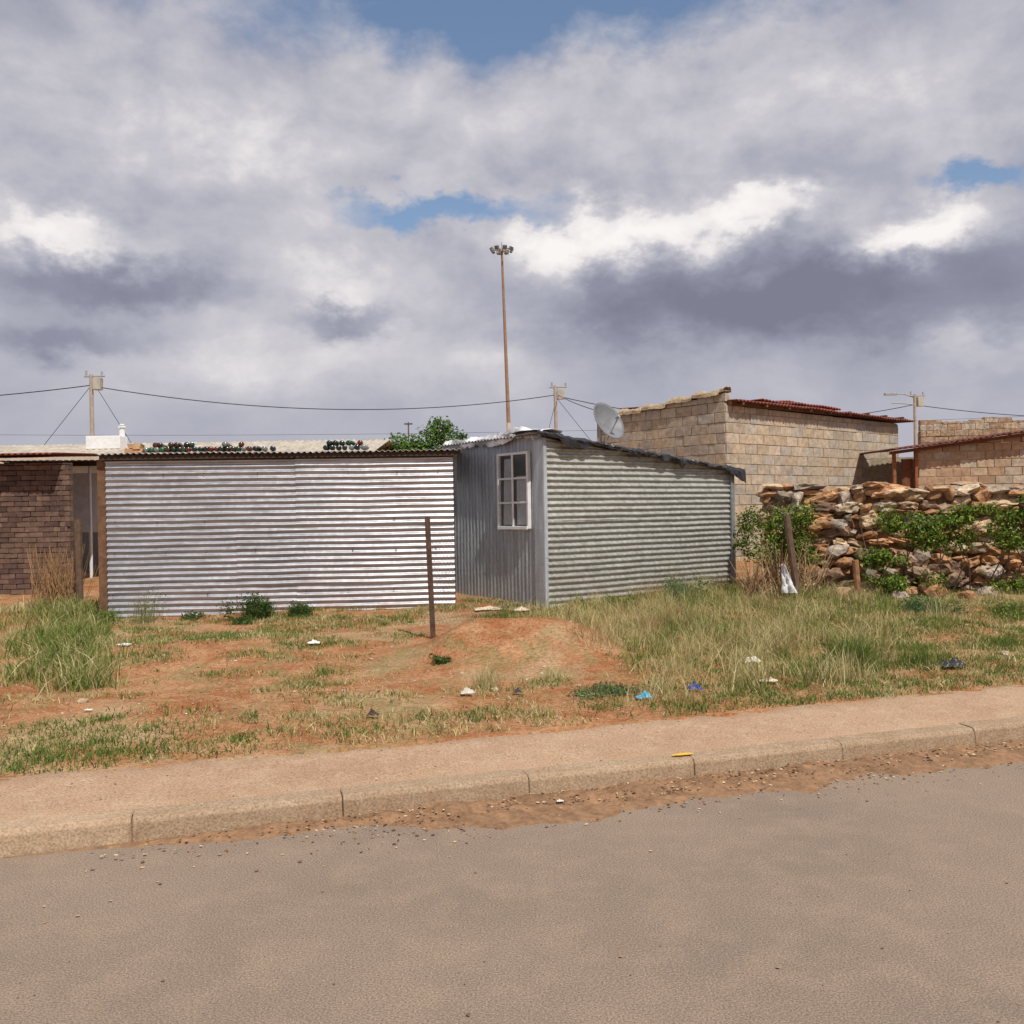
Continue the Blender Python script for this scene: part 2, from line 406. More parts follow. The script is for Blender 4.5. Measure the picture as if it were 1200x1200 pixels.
b=MB(); b.box(wo,su,Z,sn,u0,u1,v0,v1,.008,.014); b.obj('painted_dark_recess',M['dark'],win)  # sheet on the solid wall, coloured as the unlit room behind the glass
b=MB(); nu_=60; g=[];fs=[]
for part,(a0,a1,vb,vt) in enumerate(((u0+.03,u0+.26,v0+.02,v1-.30),(u0+.37,u1-.07,v0+.02,v1-.05))):
    base=len(g)
    for i in range(nu_+1):
        for j in range(2):
            u=a0+(a1-a0)*i/nu_*(1-.2*j*part); v=(vb,vt)[j]; nn=.024+.005*math.sin(i*.42+part)
            g.append(np.array(wo)+np.array(su)*u+np.array(Z)*v+np.array(sn)*nn)
    for i in range(nu_): fs.append((base+2*i,base+2*i+2,base+2*i+3,base+2*i+1))
b.add(g,fs,(.42,.43,.45)); b.obj('curtain',M['plastic'],win,smooth=True)
b=MB(); b.box(wo,su,Z,sn,u0,u1,v0,v1,.038,.041); b.obj('glass',M['glass'],win)
b=MB(); fw=.035
b.box(wo,su,Z,sn,u0-fw,u0,v0-fw,v1+fw,.0,.06); b.box(wo,su,Z,sn,u1,u1+fw,v0-fw,v1+fw,.0,.06)
b.box(wo,su,Z,sn,u0,u1,v1,v1+fw,.0,.058); b.box(wo,su,Z,sn,u0-.02,u1+.02,v0-fw-.01,v0,.0,.075)
um=(u0+u1)/2
b.box(wo,su,Z,sn,um-.02,um+.02,v0,v1,.043,.056)
for vv_ in (1.63,1.97): b.box(wo,su,Z,sn,u0,um-.021,vv_-.014,vv_+.014,.043,.052); b.box(wo,su,Z,sn,um+.021,u1,vv_-.014,vv_+.014,.043,.052)
b.obj('frame',M['white'],win,bevel=.003)
# black tarp
b=MB(); nU=220; prof2=[(-.5,.02),(-.25,.022),(-.02,.028),(.10,.018),(.125,-.01),(.12,-.035),(.115,-.06)]
g=[];n=len(prof2)
for i in range(nU+1):
    u=-.2+(RL+.42)*i/nU; tt=u/RL
    zt=2.55-.43*tt; ragged=F(u*3.1,7.,32)
    for j,(nn,dz) in enumerate(prof2):
        q=C+RU*u+RN*(nn+ (F(u*9.,j*.7,31)-.5)*.07)
        hang=.6+ 2.6*max(0,ragged-.42)*2 + (2.4*max(0,(tt-.93))*10)
        zz=zt+ (dz if dz>0 else dz*hang)+ (F(u*13.,j*1.3,33)-.5)*.05+.02*(F(u*1.6,1,35)-.5)
        g.append((q[0],q[1],zz))
b.add(g,[(i*n+j,(i+1)*n+j,(i+1)*n+j+1,i*n+j+1) for i in range(nU) for j in range(n-1)])
b.obj('black_plastic_cover',M['tarp'],rs)
b=MB(); nU=110; g=[]; prof3=[(-.3,.03),(-.12,.05),(.02,.06),(.07,.02),(.075,-.03),(.07,-.06)]; n=len(prof3); cc=[]
for i in range(nU+1):
    u=-.05+(SD+.2)*i/nU
    for j,(nn,dz) in enumerate(prof3):
        q=C+SU*u+SN*(nn+(F(u*8.,j*.9,41)-.5)*.08)
        zz=2.545+dz*(1+1.2*(F(u*4.,2.,42)-.3))+(F(u*14.,j*1.7,43)-.5)*.09+ .06*math.exp(-((u-.5)/.25)**2)
        g.append((q[0],q[1],zz)); k=F(u*3.,j*.8,44); k=.22+.6*max(0,min(1,(k-.38)*4)); cc.append((k,k,k*1.03))
b.add(g,[(i*n+j,(i+1)*n+j,(i+1)*n+j+1,i*n+j+1) for i in range(nU) for j in range(n-1)],np.array(cc))
b.obj('crumpled_plastic_cover',M['plastic'],rs)

# ---------------------------------------------------------------- block walls
def blockwall(b,p0,p1,z0,topf,bl=.42,bh=.21,th=.15,cols=((.36,.30,.24),),jo=.014,var=.12):
    p0=np.array(p0,float);p1=np.array(p1,float);L=np.linalg.norm(p1-p0);U=(p1-p0)/L;N=np.array([U[1],-U[0]])
    o=[*p0,z0];u3=(*U,0);n3=(*N,0); r=0;v=0.
    H=max(topf(0),topf(L),topf(L/2))-z0
    while v<H:
        u=-(bl/2 if r%2 else 0)+random.uniform(-.03,.03)
        while u<L:
            a=max(0,u);c=min(L,u+bl)
            tm=topf((a+c)/2)-z0
            if c-a>.05 and v<tm-.02:
                vt=min(v+bh,tm)
                cl=np.array(random.choice(cols))*random.uniform(1-var,1+var)
                b.box(o,u3,Z,n3,a+jo/2,c-jo/2,v+jo/2,vt-jo/2,-th,random.uniform(.0,.012),cl,.004)
            u+=bl
        v+=bh;r+=1
bc=[(.42,.345,.26),(.39,.32,.245),(.44,.36,.27),(.38,.32,.255),(.43,.335,.235),(.40,.35,.29)]
hs=empty('cinder_block_house')
HC=np.array([4.36,19.]); HL=np.array([2.0,21.75]); HR=np.array([9.7,23.5])
dL=HC-HL; lL=np.linalg.norm(dL); uL=dL/lL; nL=np.array([uL[1],-uL[0]])
ltop=lambda u:3.62+.055*math.floor(u/.7)
b=MB(); blockwall(b,HL,HC,.3,ltop,cols=bc)
blockwall(b,HC,HR,.3,lambda u:3.60-.06*u/7,cols=bc); b.obj('block_walls',M['block'],hs,bevel=.008)
b=MB()
b.box([*HL,.3],(*uL,0),Z,(*nL,0),0,lL-.02,0,3.25,-.13,-.006)
dR=HR-HC; lR=np.linalg.norm(dR); uR=dR/lR; nR=np.array([uR[1],-uR[0]])
b.box([*HC,.3],(*uR,0),Z,(*nR,0),.02,lR,0,3.22,-.14,-.006)
b.box([*HL,.3],(*uR,0),Z,(*uL,0),0,lR,0,3.1,0,.14)
b.box([*HR,.3],(*uL,0),Z,(*uR,0),-lL,0,0,3.1,-.14,0)
b.obj('mortar_core',M['mortar'],hs)
b=MB(); nU=140; g=[]; n=8
for i in range(nU+1):
    u=lL*i/nU; zt=ltop(u)+.05*(F(u*3.,0.,51)-.3)
    for j in range(n):
        t=math.pi*j/(n-1); nn=-.07+.11*math.cos(t)*(1+.4*F(u*6.,j*1.,52));hh=.11*math.sin(t)*(.4+1.1*F(u*7.,j*.8,53))
        q=HL+uL*u+nL*nn; g.append((q[0],q[1],zt+hh-.03-(.05*F(u*9.,4.,54) if j in(0,n-1) else 0)))
b.add(g,[(i*n+j,(i+1)*n+j,(i+1)*n+j+1,i*n+j+1) for i in range(nU) for j in range(n-1)],(1.1,1.02,.88))
b.obj('cement_coping',M['mortar'],hs)
b=MB(); sl=np.array([*(-nR),.03])
o=np.array([*(HC+nR*.22+uR*.06),3.70]); corr(o,(*uR,-.012),sl,(0,0,1),lR+.4,3.2,0,period=.12,amp=.016,rid='v',nseg=6,step=.5,b=b,seed=61,dent=.03)
o2=np.array([*(HC-nR*.15+uR*2.0),3.83]); corr(o2,(*uR,-.01),sl,(0,0,1),2.6,2.2,0,period=.12,amp=.016,rid='v',nseg=6,step=.5,b=b,seed=62,dent=.04,col=(1.3,1,1))
o3=np.array([*(HC+nR*.05+uR*1.2),3.76]); corr(o3,(*uR,.01),sl,(0,0,1),1.9,2.2,0,period=.12,amp=.016,rid='v',nseg=6,step=.5,b=b,seed=63,dent=.04,col=(.9,1,1))
r=b.obj('roof',M['rust'],hs,smooth=True); md=r.modifiers.new('s','SOLIDIFY'); md.thickness=.02
b=MB()
b.box([*HC,0],(*uR,0),Z,(*nR,0),.05,lR+.3,3.59,3.67,.03,.09,(1,.8,.6))
for i in range(9):
    u=.3+i*.82; b.box([*HC,0],(*uR,0),Z,(*nR,0),u,u+.06,3.60,3.69,-.3,.2,(1.4,1,.8))
b.obj('roof_timbers',M['wood'],hs)

an=empty('brick_annex')
c2=[(.38,.25,.16),(.42,.30,.20),(.34,.22,.14),(.40,.32,.24)]
a0=np.array([8.25,20.3]); a1=np.array([13.,20.0])
b=MB()
blockwall(b,a0+np.array([.52,-.03]),a1,.3,lambda u:2.70+.115*u,bl=.36,bh=.18,cols=c2)
b.obj('brick_walls',M['block'],an,bevel=.006)
b=MB(); blockwall(b,(9.95,22.8),(14.,22.5),.3,lambda u:3.48+.3*(F(u*1.9,1.,66)-.3),bl=.33,bh=.15,cols=c2,jo=.008); b.obj('rear_wall',M['stone'],an,bevel=.02)
b=MB(); uA=(a1-a0)/np.linalg.norm(a1-a0); nA=np.array([uA[1],-uA[0]])
b.box([*a0,.3],(*uA,0),Z,(*nA,0),.56,4.7,0,2.35,-.13,-.008); b.box([*a0,.3],(*uA,0),Z,(*nA,0),0,4.7,0,2.35,-2.4,-2.3)
b.box([9.97,22.9,.3],(1,0,0),Z,(0,1,0),0,4,0,2.95,0,.1)
b.obj('mortar_core',M['mortar'],an)
b=MB(); b.box([*a0,.3],(*uA,0),Z,(*nA,0),.0,.06,0,2.35,-.05,.04,(2,1.2,.8)); b.box([*a0,.3],(*uA,0),Z,(*nA,0),.46,.52,0,2.4,-.05,.04,(2,1.2,.8)); b.box([*a0,.3],(*uA,0),Z,(*nA,0),.22,.45,0,2.2,-.12,-.08,(1.2,.7,.5))
b.obj('door_frame',M['wood'],an)
b=MB(); o=np.array([*(a0+nA*.3-uA*.1),2.70]); corr(o,(uA[0],uA[1],.12),(*(-nA),.02),(0,0,1),5.,2.4,0,period=.12,amp=.016,rid='v',nseg=6,step=.5,b=b,seed=71,dent=.02,col=(.8,1,1.1))
r=b.obj('roof',M['rust'],an,smooth=True); md=r.modifiers.new('s','SOLIDIFY'); md.thickness=.02
b=MB(); b.box([*a0,0],(uA[0],uA[1],.12),Z,(*nA,0),-.1,4.9,2.60,2.67,.08,.13,(1.3,.8,.6)); b.obj('roof_timbers',M['wood'],an)

# ---------------------------------------------------------------- stones
def icosph(s):
    bm=bmesh.new(); bmesh.ops.create_icosphere(bm,subdivisions=s,radius=1); a=np.array([v.co[:] for v in bm.verts]); f=[tuple(v.index for v in q.verts) for q in bm.faces]; bm.free(); return a,f
ico,icof=icosph(2); ico3,icof3=icosph(3)
def stone(b,p,r,col,seed,pw=.62,rough=.3,hi=False,yaw=None,tilt=.18):
    iv,fc=(ico3,icof3) if hi else (ico,icof)
    q=iv.copy(); rr=random.Random(seed)
    for _ in range(7):
        nn=np.array([rr.gauss(0,1) for _ in range(3)]); nn/=np.linalg.norm(nn); dd=rr.uniform(.55,.85)
        e=np.maximum(q@nn-dd,0); q=q-e[:,None]*nn
    q=np.sign(q)*np.abs(q)**pw
    k=1+rough*(fbm(iv[:,0]*2.4+seed*3.7,iv[:,1]*2.4+iv[:,2]*3.1,seed%50,3)-.5)*2
    q=q*k[:,None]*np.array(r)
    a=random.uniform(-.2,.2) if yaw is None else yaw; t=random.uniform(-tilt,tilt)
    ct,st=math.cos(t),math.sin(t); q=np.stack([q[:,0]*ct-q[:,2]*st,q[:,1],q[:,0]*st+q[:,2]*ct],1)
    ca,sa=math.cos(a),math.sin(a); q=np.stack([q[:,0]*ca-q[:,1]*sa,q[:,0]*sa+q[:,1]*ca,q[:,2]],1)
    cv=.8+.4*fbm(iv[:,0]*3+seed,iv[:,2]*3+iv[:,1],seed%40+1,3)
    b.add(q+np.array(p),fc,np.array(col)[None,:]*cv[:,None])
sc=[(.42,.23,.12),(.46,.30,.17),(.34,.18,.09),(.46,.36,.25),(.36,.25,.16),(.50,.36,.22),(.24,.15,.10),(.43,.24,.12),(.28,.22,.17),(.40,.33,.27)]
W0=np.array([3.85,14.35]); W1=np.array([11.,13.2]); wl=np.linalg.norm(W1-W0); wu=(W1-W0)/wl; wn=np.array([wu[1],-wu[0]]); wy=math.atan2(wu[1],wu[0])
b=MB(); sd=0
# roughly coursed rubble bedded in earth
z=.20
while z<1.66:
    hrow=random.uniform(.10,.19); u=random.uniform(-.1,0)
    while u<wl:
        w=random.uniform(.10,.40)*(1 if random.random()<.8 else 1.4); sd+=1
        hh=hrow*random.uniform(.8,1.35)
        p=W0+wu*(u+w/2)+wn*(.03+random.uniform(-.06,.09)+.07*(1-z/1.7))
        stone(b,(p[0],p[1],z+hrow/2+random.uniform(-.05,.05)),(w*.58,.17,hh*.60),np.array(random.choice(sc))*random.uniform(.7,1.2),sd,pw=.8,rough=.5,hi=w>.3,yaw=wy+random.uniform(-.4,.4),tilt=.38)
        u+=w*random.uniform(.88,1.05)
    z+=hrow*.95
for _ in range(90):
    u=random.uniform(0,wl); zz=random.uniform(.3,.9); sd+=1; w=random.uniform(.08,.2)
    p=W0+wu*u+wn*(.22+random.uniform(-.05,.12)*(1-zz)); stone(b,(p[0],p[1],zz),(w,w*.7,w*.6),np.array(random.choice(sc))*random.uniform(.75,1.2),sd,pw=.85,rough=.45,yaw=wy+random.uniform(-.6,.6),tilt=.6)
for lay in range(2):
    u=random.uniform(-.1,0)
    while u<wl:
        w=random.uniform(.16,.5); sd+=1; hrow=random.uniform(.035,.08)
        p=W0+wu*(u+w/2)+wn*random.uniform(-.06,.10)
        if random.random()>.35*(lay==1): stone(b,(p[0],p[1],1.70+lay*.09+.07*(F(u*1.2,1,7)-.5)+random.uniform(-.02,.03)),(w*.6,.19,hrow),np.array(random.choice(sc))*random.uniform(.9,1.25),sd,pw=.7,rough=.35,yaw=wy+random.uniform(-.25,.25),tilt=.16)
        u+=w*.9
g=[];nU=160;nV=30;cc=[]
for i in range(nU+1):
    for j in range(nV+1):
        u=wl*i/nU; v=.1+1.6*j/nV; q=W0+wu*u+wn*(.07+.09*(F(u*4,v*5,91)-.5)+.05*(1-v/1.7)); g.append((q[0],q[1],v)); k=.7+.6*F(u*6,v*6,92); cc.append((.21*k,.12*k,.07*k))
b.add(g,[(i*(nV+1)+j,(i+1)*(nV+1)+j,(i+1)*(nV+1)+j+1,i*(nV+1)+j+1) for i in range(nU) for j in range(nV)],np.array(cc))
b.box([*W0,.1],(*wu,0),Z,(*wn,0),.1,wl,0,1.55,-.3,-.02,(.16,.095,.055))
b.obj('rubble_stone_wall',M['stone'])
b=MB()
for (x,y,r) in ((5.3,12.9,.12),(4.6,13.1,.16),(6.1,12.6,.13),(4.9,13.3,.2),(5.8,13.,.2),(6.5,12.9,.15),(4.25,13.5,.17),(5.1,13.1,.11),(5.55,13.2,.16)):
    sd+=1; stone(b,(x,y,float(gz(x,y))+r*.3),(r,r*.8,r*.6),np.array(random.choice(sc))*.9,sd,pw=.85,rough=.4)
for _ in range(520):
    x=random.uniform(-6,6); y=random.uniform(6.0,12.3)
    if ks(x,y)<.95: continue
    r=random.uniform(.005,.02)*(1+1.2*(random.random()<.05)); sd+=1; q=random.choice([(.42,.30,.2),(.3,.16,.09),(.46,.38,.29),(.38,.24,.15)])
    stone(b,(x,y,float(gz(x,y))+r*.2),(r,r*.9,r*.6),np.array(q),sd)
b.obj('loose_stones',M['stone'])

# ---------------------------------------------------------------- grass & plants
def blades(name,P,H,W,Cc,lean=.5,m=None,parent=None,droop=0):
    P=np.asarray(P);n=len(P);H=np.asarray(H);W=np.asarray(W)
    th=rng.uniform(0,2*np.pi,n); ph=rng.uniform(0,2*np.pi,n); ln=np.abs(rng.normal(0,lean,n))*H
    wd=np.stack([np.cos(th),np.sin(th),np.zeros(n)],1)*W[:,None]/2
    bd=np.stack([np.cos(ph),np.sin(ph),np.zeros(n)],1)
    mid=P+bd*(ln*.35)[:,None]+np.array([0,0,1])*(H*.6)[:,None]
    tip=P+bd*ln[:,None]+np.array([0,0,1])*(H*(1-droop*rng.random(n)))[:,None]
    V=np.empty((n,5,3)); V[:,0]=P-wd;V[:,1]=P+wd;V[:,2]=mid-wd*.75;V[:,3]=mid+wd*.75;V[:,4]=tip
    C5=np.repeat(np.asarray(Cc)[:,None,:],5,1).copy()
    base=np.arange(n)*5
    T=np.stack([base,base+1,base+3,base,base+3,base+2,base+2,base+3,base+4],1).reshape(-1,3)
    me=bpy.data.meshes.new(name); me.vertices.add(n*5); me.vertices.foreach_set('co',V.ravel())
    me.loops.add(len(T)*3); me.loops.foreach_set('vertex_index',T.ravel()); me.polygons.add(len(T))
    me.polygons.foreach_set('loop_start',np.arange(len(T))*3)
    me.update(calc_edges=True); me.validate()
    ca=me.color_attributes.new('Col','FLOAT_COLOR','POINT'); arr=np.ones((n*5,4),np.float32); arr[:,:3]=C5.reshape(-1,3); ca.data.foreach_set('color',arr.ravel())
    me.materials.append(m or M['grass']); ob=bpy.data.objects.new(name,me); scene.collection.objects.link(ob)
    if parent: ob.parent=parent
    return ob
def pal(n,cols,jit=.2,w=None):
    c=np.array(cols)[rng.choice(len(cols),n,p=w)]; return c*rng.uniform(1-jit,1+jit,(n,1))
GREEN=[(.11,.17,.04),(.15,.21,.05),(.09,.14,.035),(.20,.23,.06)]
DRY=[(.55,.46,.24),(.60,.52,.30),(.47,.39,.19),(.40,.36,.16),(.33,.31,.12)]
def inyard(x,y):
    s=ks(x,y)
    okf=((x-C[0])*RN[0]+(y-C[1])*RN[1]>.06)|(x<C[0]-.1)
    okl=((x-A[0])*LN[0]+(y-A[1])*LN[1]>.06)|(x>-.75)|(x<-5.6)
    oks=~((x<.44)&(x>-.8)&(y>13.6))
    okw=((x-W0[0])*wn[0]+(y-W0[1])*wn[1]>.15)
    return (s>.84)&okf&okl&oks&okw&(y<17)
nT=16000
cx=rng.uniform(-6,6.6,nT);cy=rng.uniform(5,14,nT)
k=(np.abs(cx)<.58*cy+.4); cx,cy=cx[k],cy[k]; nT=len(cx)
dens=fbm(cx*1.2,cy*1.2,12)*.5+fbm(cx*3.5,cy*3.5,14)*.5
s=ks(cx,cy)
edge=sstep(2.0,1.1,s)*.15*sstep(.78,.95,s)+sstep(2.5,6.5,cx+.2*cy-1.0)*.11+sstep(-3.5,-5,cx)*.05+.04*sstep(10.5,12.5,cy)+.05*sstep(.3,1.5,cx)
bare=.34*np.exp(-((cx-.0)/1.35)**2-((cy-8.9)/1.1)**2)+.10*np.exp(-((cx+1.9)/2.1)**2-((cy-8.0)/1.0)**2)+.1*np.exp(-((cx+.3)/.6)**2-((cy-12.3)/.7)**2)
keep=inyard(cx,cy)&(dens+edge-bare>.48+.11*rng.random(nT))
cx,cy=cx[keep],cy[keep]
P=[];H=[];W=[];Cs=[]
gr=fbm(cx*.8,cy*.8,77)
for x,y,g_ in zip(cx,cy,gr):
    n=int(rng.integers(10,32)); r=rng.uniform(.03,.11)
    px=x+rng.normal(0,r,n); py=y+rng.normal(0,r,n); h=rng.uniform(.015,.055)
    c=pal(n,GREEN if rng.random()<.48+1.4*(g_-.45) else DRY)
    P.append(np.stack([px,py,gz(px,py)],1)); H.append(h*rng.uniform(.4,1.3,n)); W.append(rng.uniform(.004,.009,n)); Cs.append(c)
P=np.concatenate(P);k=inyard(P[:,0],P[:,1]); print('short',k.sum())
blades('short_grass',P[k],np.concatenate(H)[k],np.concatenate(W)[k],np.concatenate(Cs)[k],1.0)
n=16000; x=rng.uniform(-6,6,n);y=rng.uniform(5.3,11.5,n); k=inyard(x,y)&(fbm(x*1.2,y*1.2,19)+.12*sstep(2.2,1,ks(x,y))>.48)&(np.abs(x)<.6*y); x,y=x[k],y[k];n=len(x)
blades('straw_litter',np.stack([x,y,gz(x,y)+.004],1),rng.uniform(.008,.02,n),np.full(n,.0045),pal(n,[(.52,.42,.26),(.58,.5,.34),(.4,.27,.15)]),2.6)
# tall dry grass: tussocks
nt=2100; tx=rng.uniform(-.6,8,nt); ty=rng.uniform(6.3,14.6,nt); s=ks(tx,ty)
left=.35+.25*np.sin(ty*2)+1.1*(fbm(tx*.8,ty*.8,22)-.5)-.05*(ty-9)
m1=sstep(-.1,.7,tx-left)*sstep(1.15,2.0,s+1.2*(fbm(tx*1.1,ty*1.1,23)-.5))*(1-.85*sstep(.34,.44,tx/ty+.06*(fbm(tx*2,ty*2,29)-.5)))
k=(rng.random(nt)<m1*(.18+.9*sstep(.38,.56,fbm(tx*1.5,ty*1.5,24))))&(tx<.57*ty); tx,ty=tx[k],ty[k]
P=[];H=[];W=[];Cs=[]
for x,y in zip(tx,ty):
    n=int(rng.integers(28,80)); r=rng.uniform(.05,.15); h=rng.uniform(.09,.25)*(.7+.6*F(x*.8,y*.8,25))
    px=x+rng.normal(0,r,n);py=y+rng.normal(0,r,n)
    q=rng.random(); c=pal(n,DRY if q<.58 else (GREEN+[(.30,.31,.10)]) if q<.9 else [(.42,.30,.16),(.36,.25,.13)],.25)
    P.append(np.stack([px,py,gz(px,py)],1)); H.append(h*rng.uniform(.4,1.25,n)); W.append(rng.uniform(.0035,.008,n)); Cs.append(c)
P=np.concatenate(P);k=inyard(P[:,0],P[:,1]); print('tall',k.sum())
blades('tall_dry_grass',P[k],np.concatenate(H)[k],np.concatenate(W)[k],np.concatenate(Cs)[k],.85)
# left green grass
nt=210; ty=rng.uniform(7.3,13.8,nt); tx=-.435*ty-np.abs(rng.normal(0,.05,nt))*ty-.15*rng.random(nt)
P=[];H=[];W=[];Cs=[]
for x,y in zip(tx,ty):
    if not inyard(np.array(x),np.array(y)): continue
    n=int(rng.integers(20,60)); r=rng.uniform(.06,.16); h=rng.uniform(.06,.24)
    px=x+rng.normal(0,r,n);py=y+rng.normal(0,r,n)
    P.append(np.stack([px,py,gz(px,py)],1)); H.append(h*rng.uniform(.4,1.25,n)); W.append(rng.uniform(.005,.012,n)); Cs.append(pal(n,GREEN+[(.24,.28,.08)] if rng.random()<.7 else DRY,.2))
blades('green_grass',np.concatenate(P),np.concatenate(H),np.concatenate(W),np.concatenate(Cs),.9)

def leaves(b,blobs,n,size,cols,thick=1.0):
    tot=sum(r[0]*r[1]*r[2] for _,r in blobs)
    for c,r in blobs:
        m_=int(n*r[0]*r[1]*r[2]/tot)
        tone=rng.uniform(.75,1.2)
        for _ in range(m_):
            v=rng.normal(0,1,3); v/=np.linalg.norm(v); rad=rng.random()**.45*(.7+.7*float(vn(v[0]*2.5+c[0],v[2]*2.5+v[1]*1.7,3)))
            p=np.array(c)+v*np.array(r)*rad
            nrm=v+rng.normal(0,.7,3)+np.array([0,0,.5]); nrm/=np.linalg.norm(nrm); a=np.cross(nrm,rng.normal(0,1,3)); a/=np.linalg.norm(a)+1e-9; e=np.cross(nrm,a)
            s_=size*rng.uniform(.6,1.4)
            cc=np.array(cols[rng.integers(len(cols))])*rng.uniform(.75,1.3)*tone
            b.add([p-a*s_,p+e*s_*.45,p+a*s_,p-e*s_*.45],[(0,1,2,3)],cc)
def weed(name,x,y,r,h,n,cols=GREEN,leafy=True,size=.018,bw=.006):
    e=empty(name); z=float(gz(x,y))
    k=n//2; px=x+rng.normal(0,r*.4,k);py=y+rng.normal(0,r*.4,k)
    blades('stems',np.stack([px,py,gz(px,py)],1),h*rng.uniform(.4,1.1,k)*np.exp(-((px-x)**2+(py-y)**2)/(r*r)*.8),np.full(k,bw),pal(k,cols),.6,parent=e)
    if leafy:
        b=MB(); blobs=[((x+rng.normal(0,r*.45),y+rng.normal(0,r*.45),z+h*rng.uniform(.25,.65)),(r*.5,r*.5,h*.4)) for _ in range(5)]
        leaves(b,blobs,n,size,cols); b.obj('leaves',M['leaf'],e)
DG=[(.07,.12,.035),(.10,.16,.04),(.055,.09,.03)]
BG=[(.12,.19,.08),(.16,.24,.10),(.09,.14,.06)]
for a_ in ((-3.28,12.05,.28,.34,1100,DG),(-2.75,11.95,.2,.2,600,DG),(-3.35,11.5,.2,.10,350,DG),(-4.75,12.1,.25,.55,300,[(.15,.18,.06),(.26,.26,.12)],True,.014,.004),(-4.2,12.2,.22,.12,250,DG),(-5.3,12.2,.3,.2,400,GREEN),
 (2.83,7.9,.3,.30,1600,GREEN,False,.02,.007),(3.45,8.0,.3,.22,500,GREEN,False,.012),(5.0,11.4,.3,.22,900,BG),(.70,7.0,.32,.09,700,BG,True,.012),(2.3,12.9,.3,.42,500,BG),(1.3,12.5,.25,.2,300,GREEN),
 (-1.68,5.72,.15,.03,500,GREEN,False),(-1.6,8.0,.12,.06,250,GREEN,False),(-.65,8.3,.1,.08,150,DG),(-3.9,6.9,.2,.05,300,GREEN,False),(5.8,10.8,.35,.22,600,GREEN),(4.6,8.9,.3,.12,500,GREEN,False)):
    weed('weed_bush',*a_)
for a_ in ((-.22,7.2,.15,.24,360,DRY,False),(1.75,7.15,.18,.18,350,DRY,False),(1.35,7.6,.2,.22,400,DRY,False),(.3,7.5,.15,.14,260,DRY,False)):
    weed('dry_weed',*a_,bw=.0045)
VG=[(.13,.21,.03),(.18,.28,.045),(.09,.15,.03),(.25,.32,.07),(.05,.08,.02)]
b=MB(); blobs=[]
for i in range(60):
    x=4.95+random.random()*3.6; hz=.98+.30*sstep(5.,6.2,x)
    blobs.append(((x,13.12-.13*(x-4.75)+random.uniform(-.1,.08),hz+random.uniform(-.34,.28)),(random.uniform(.12,.32),.15,random.uniform(.07,.20))))
for i in range(9): blobs.append(((4.9+random.random()*3.4,12.9+random.uniform(-.1,.1),random.uniform(.35,.5)),(random.uniform(.12,.28),.14,random.uniform(.08,.14))))
leaves(b,blobs,17000,.026,VG)
v=b.obj('creeper_vine',M['leaf'])
b=MB()
for i in range(16):
    x=4.9+i*.22; pts=[(x+random.uniform(-.1,.1),13.2,.3),(x+random.uniform(-.2,.2),13.05,.7),(x+random.uniform(-.4,.4),13.1,1.2)]; b.tube(pts,[.012,.009,.005],5)
b.obj('stems',M['bark'],v)
b=MB(); blobs=[]
for i in range(28): blobs.append(((3.3+random.random()*1.05,13.7+random.uniform(-.2,.1),random.uniform(.7,1.5)),(random.uniform(.12,.24),.18,random.uniform(.1,.22))))
leaves(b,blobs,5400,.025,VG+[(.3,.28,.1)])
v=b.obj('garden_bush',M['leaf'])
b=MB()
for i in range(170):
    x=3.3+random.random()*1.0; p0=(x,13.45+random.uniform(-.15,.15),.27); q=(x+random.uniform(-.3,.35),p0[1]+random.uniform(-.3,.1),random.uniform(.4,1.05)); c=random.uniform(2.2,4.2); b.tube([p0,((p0[0]+q[0])/2+random.uniform(-.05,.05),(p0[1]+q[1])/2,(p0[2]+q[2])/2),q],[.008,.006,.003],4,(c,c*.95,c*.8))
b.obj('dry_twigs',M['bark'],v)
b=MB()
for i in range(150):
    x=-7.1+random.random()*.65; y=14+random.uniform(-.3,.2); q=(x+random.uniform(-.25,.2),y+random.uniform(-.2,.2),random.uniform(.6,1.15)); c=random.uniform(1.5,3.2); b.tube([(x,y,.25),q],[.006,.003],4,(c,c*.85,c*.6))
b.obj('dry_brush',M['bark'])
tr=empty('leafy_tree')
b=MB(); blobs=[((-3.1,26,3.35),(.45,.5,.38)),((-2.75,26.1,3.0),(.7,.6,.5)),((-2.2,26,3.6),(.4,.5,.35)),((-1.85,26,3.85),(.38,.45,.32)),((-1.6,26,3.4),(.45,.5,.4)),((-2.2,26.3,3.0),(.9,.7,.5)),((-3.3,26,2.95),(.4,.4,.4)),((-2.05,26,4.0),(.22,.3,.2)),((-2.6,26,3.5),(.25,.3,.2)),((-1.35,26,3.65),(.2,.3,.15))]
leaves(b,blobs,6500,.055,[(.08,.16,.03),(.12,.22,.045),(.05,.09,.02),(.17,.27,.06)]); b.obj('crown',M['leaf'],tr)
b=MB(); b.tube([(-2.3,26,.3),(-2.35,26,1.6),(-2.2,26,2.6)],[.16,.12,.09],10)
for q in ((-3.1,26,3.3),(-1.8,26,3.8),(-1.6,26.2,3.2),(-2.4,26.2,3.5)): b.tube([(-2.3,26,2.0),((q[0]-2.3)/2,26,2.8),q],[.08,.05,.02],7)
b.obj('trunk',M['bark'],tr)

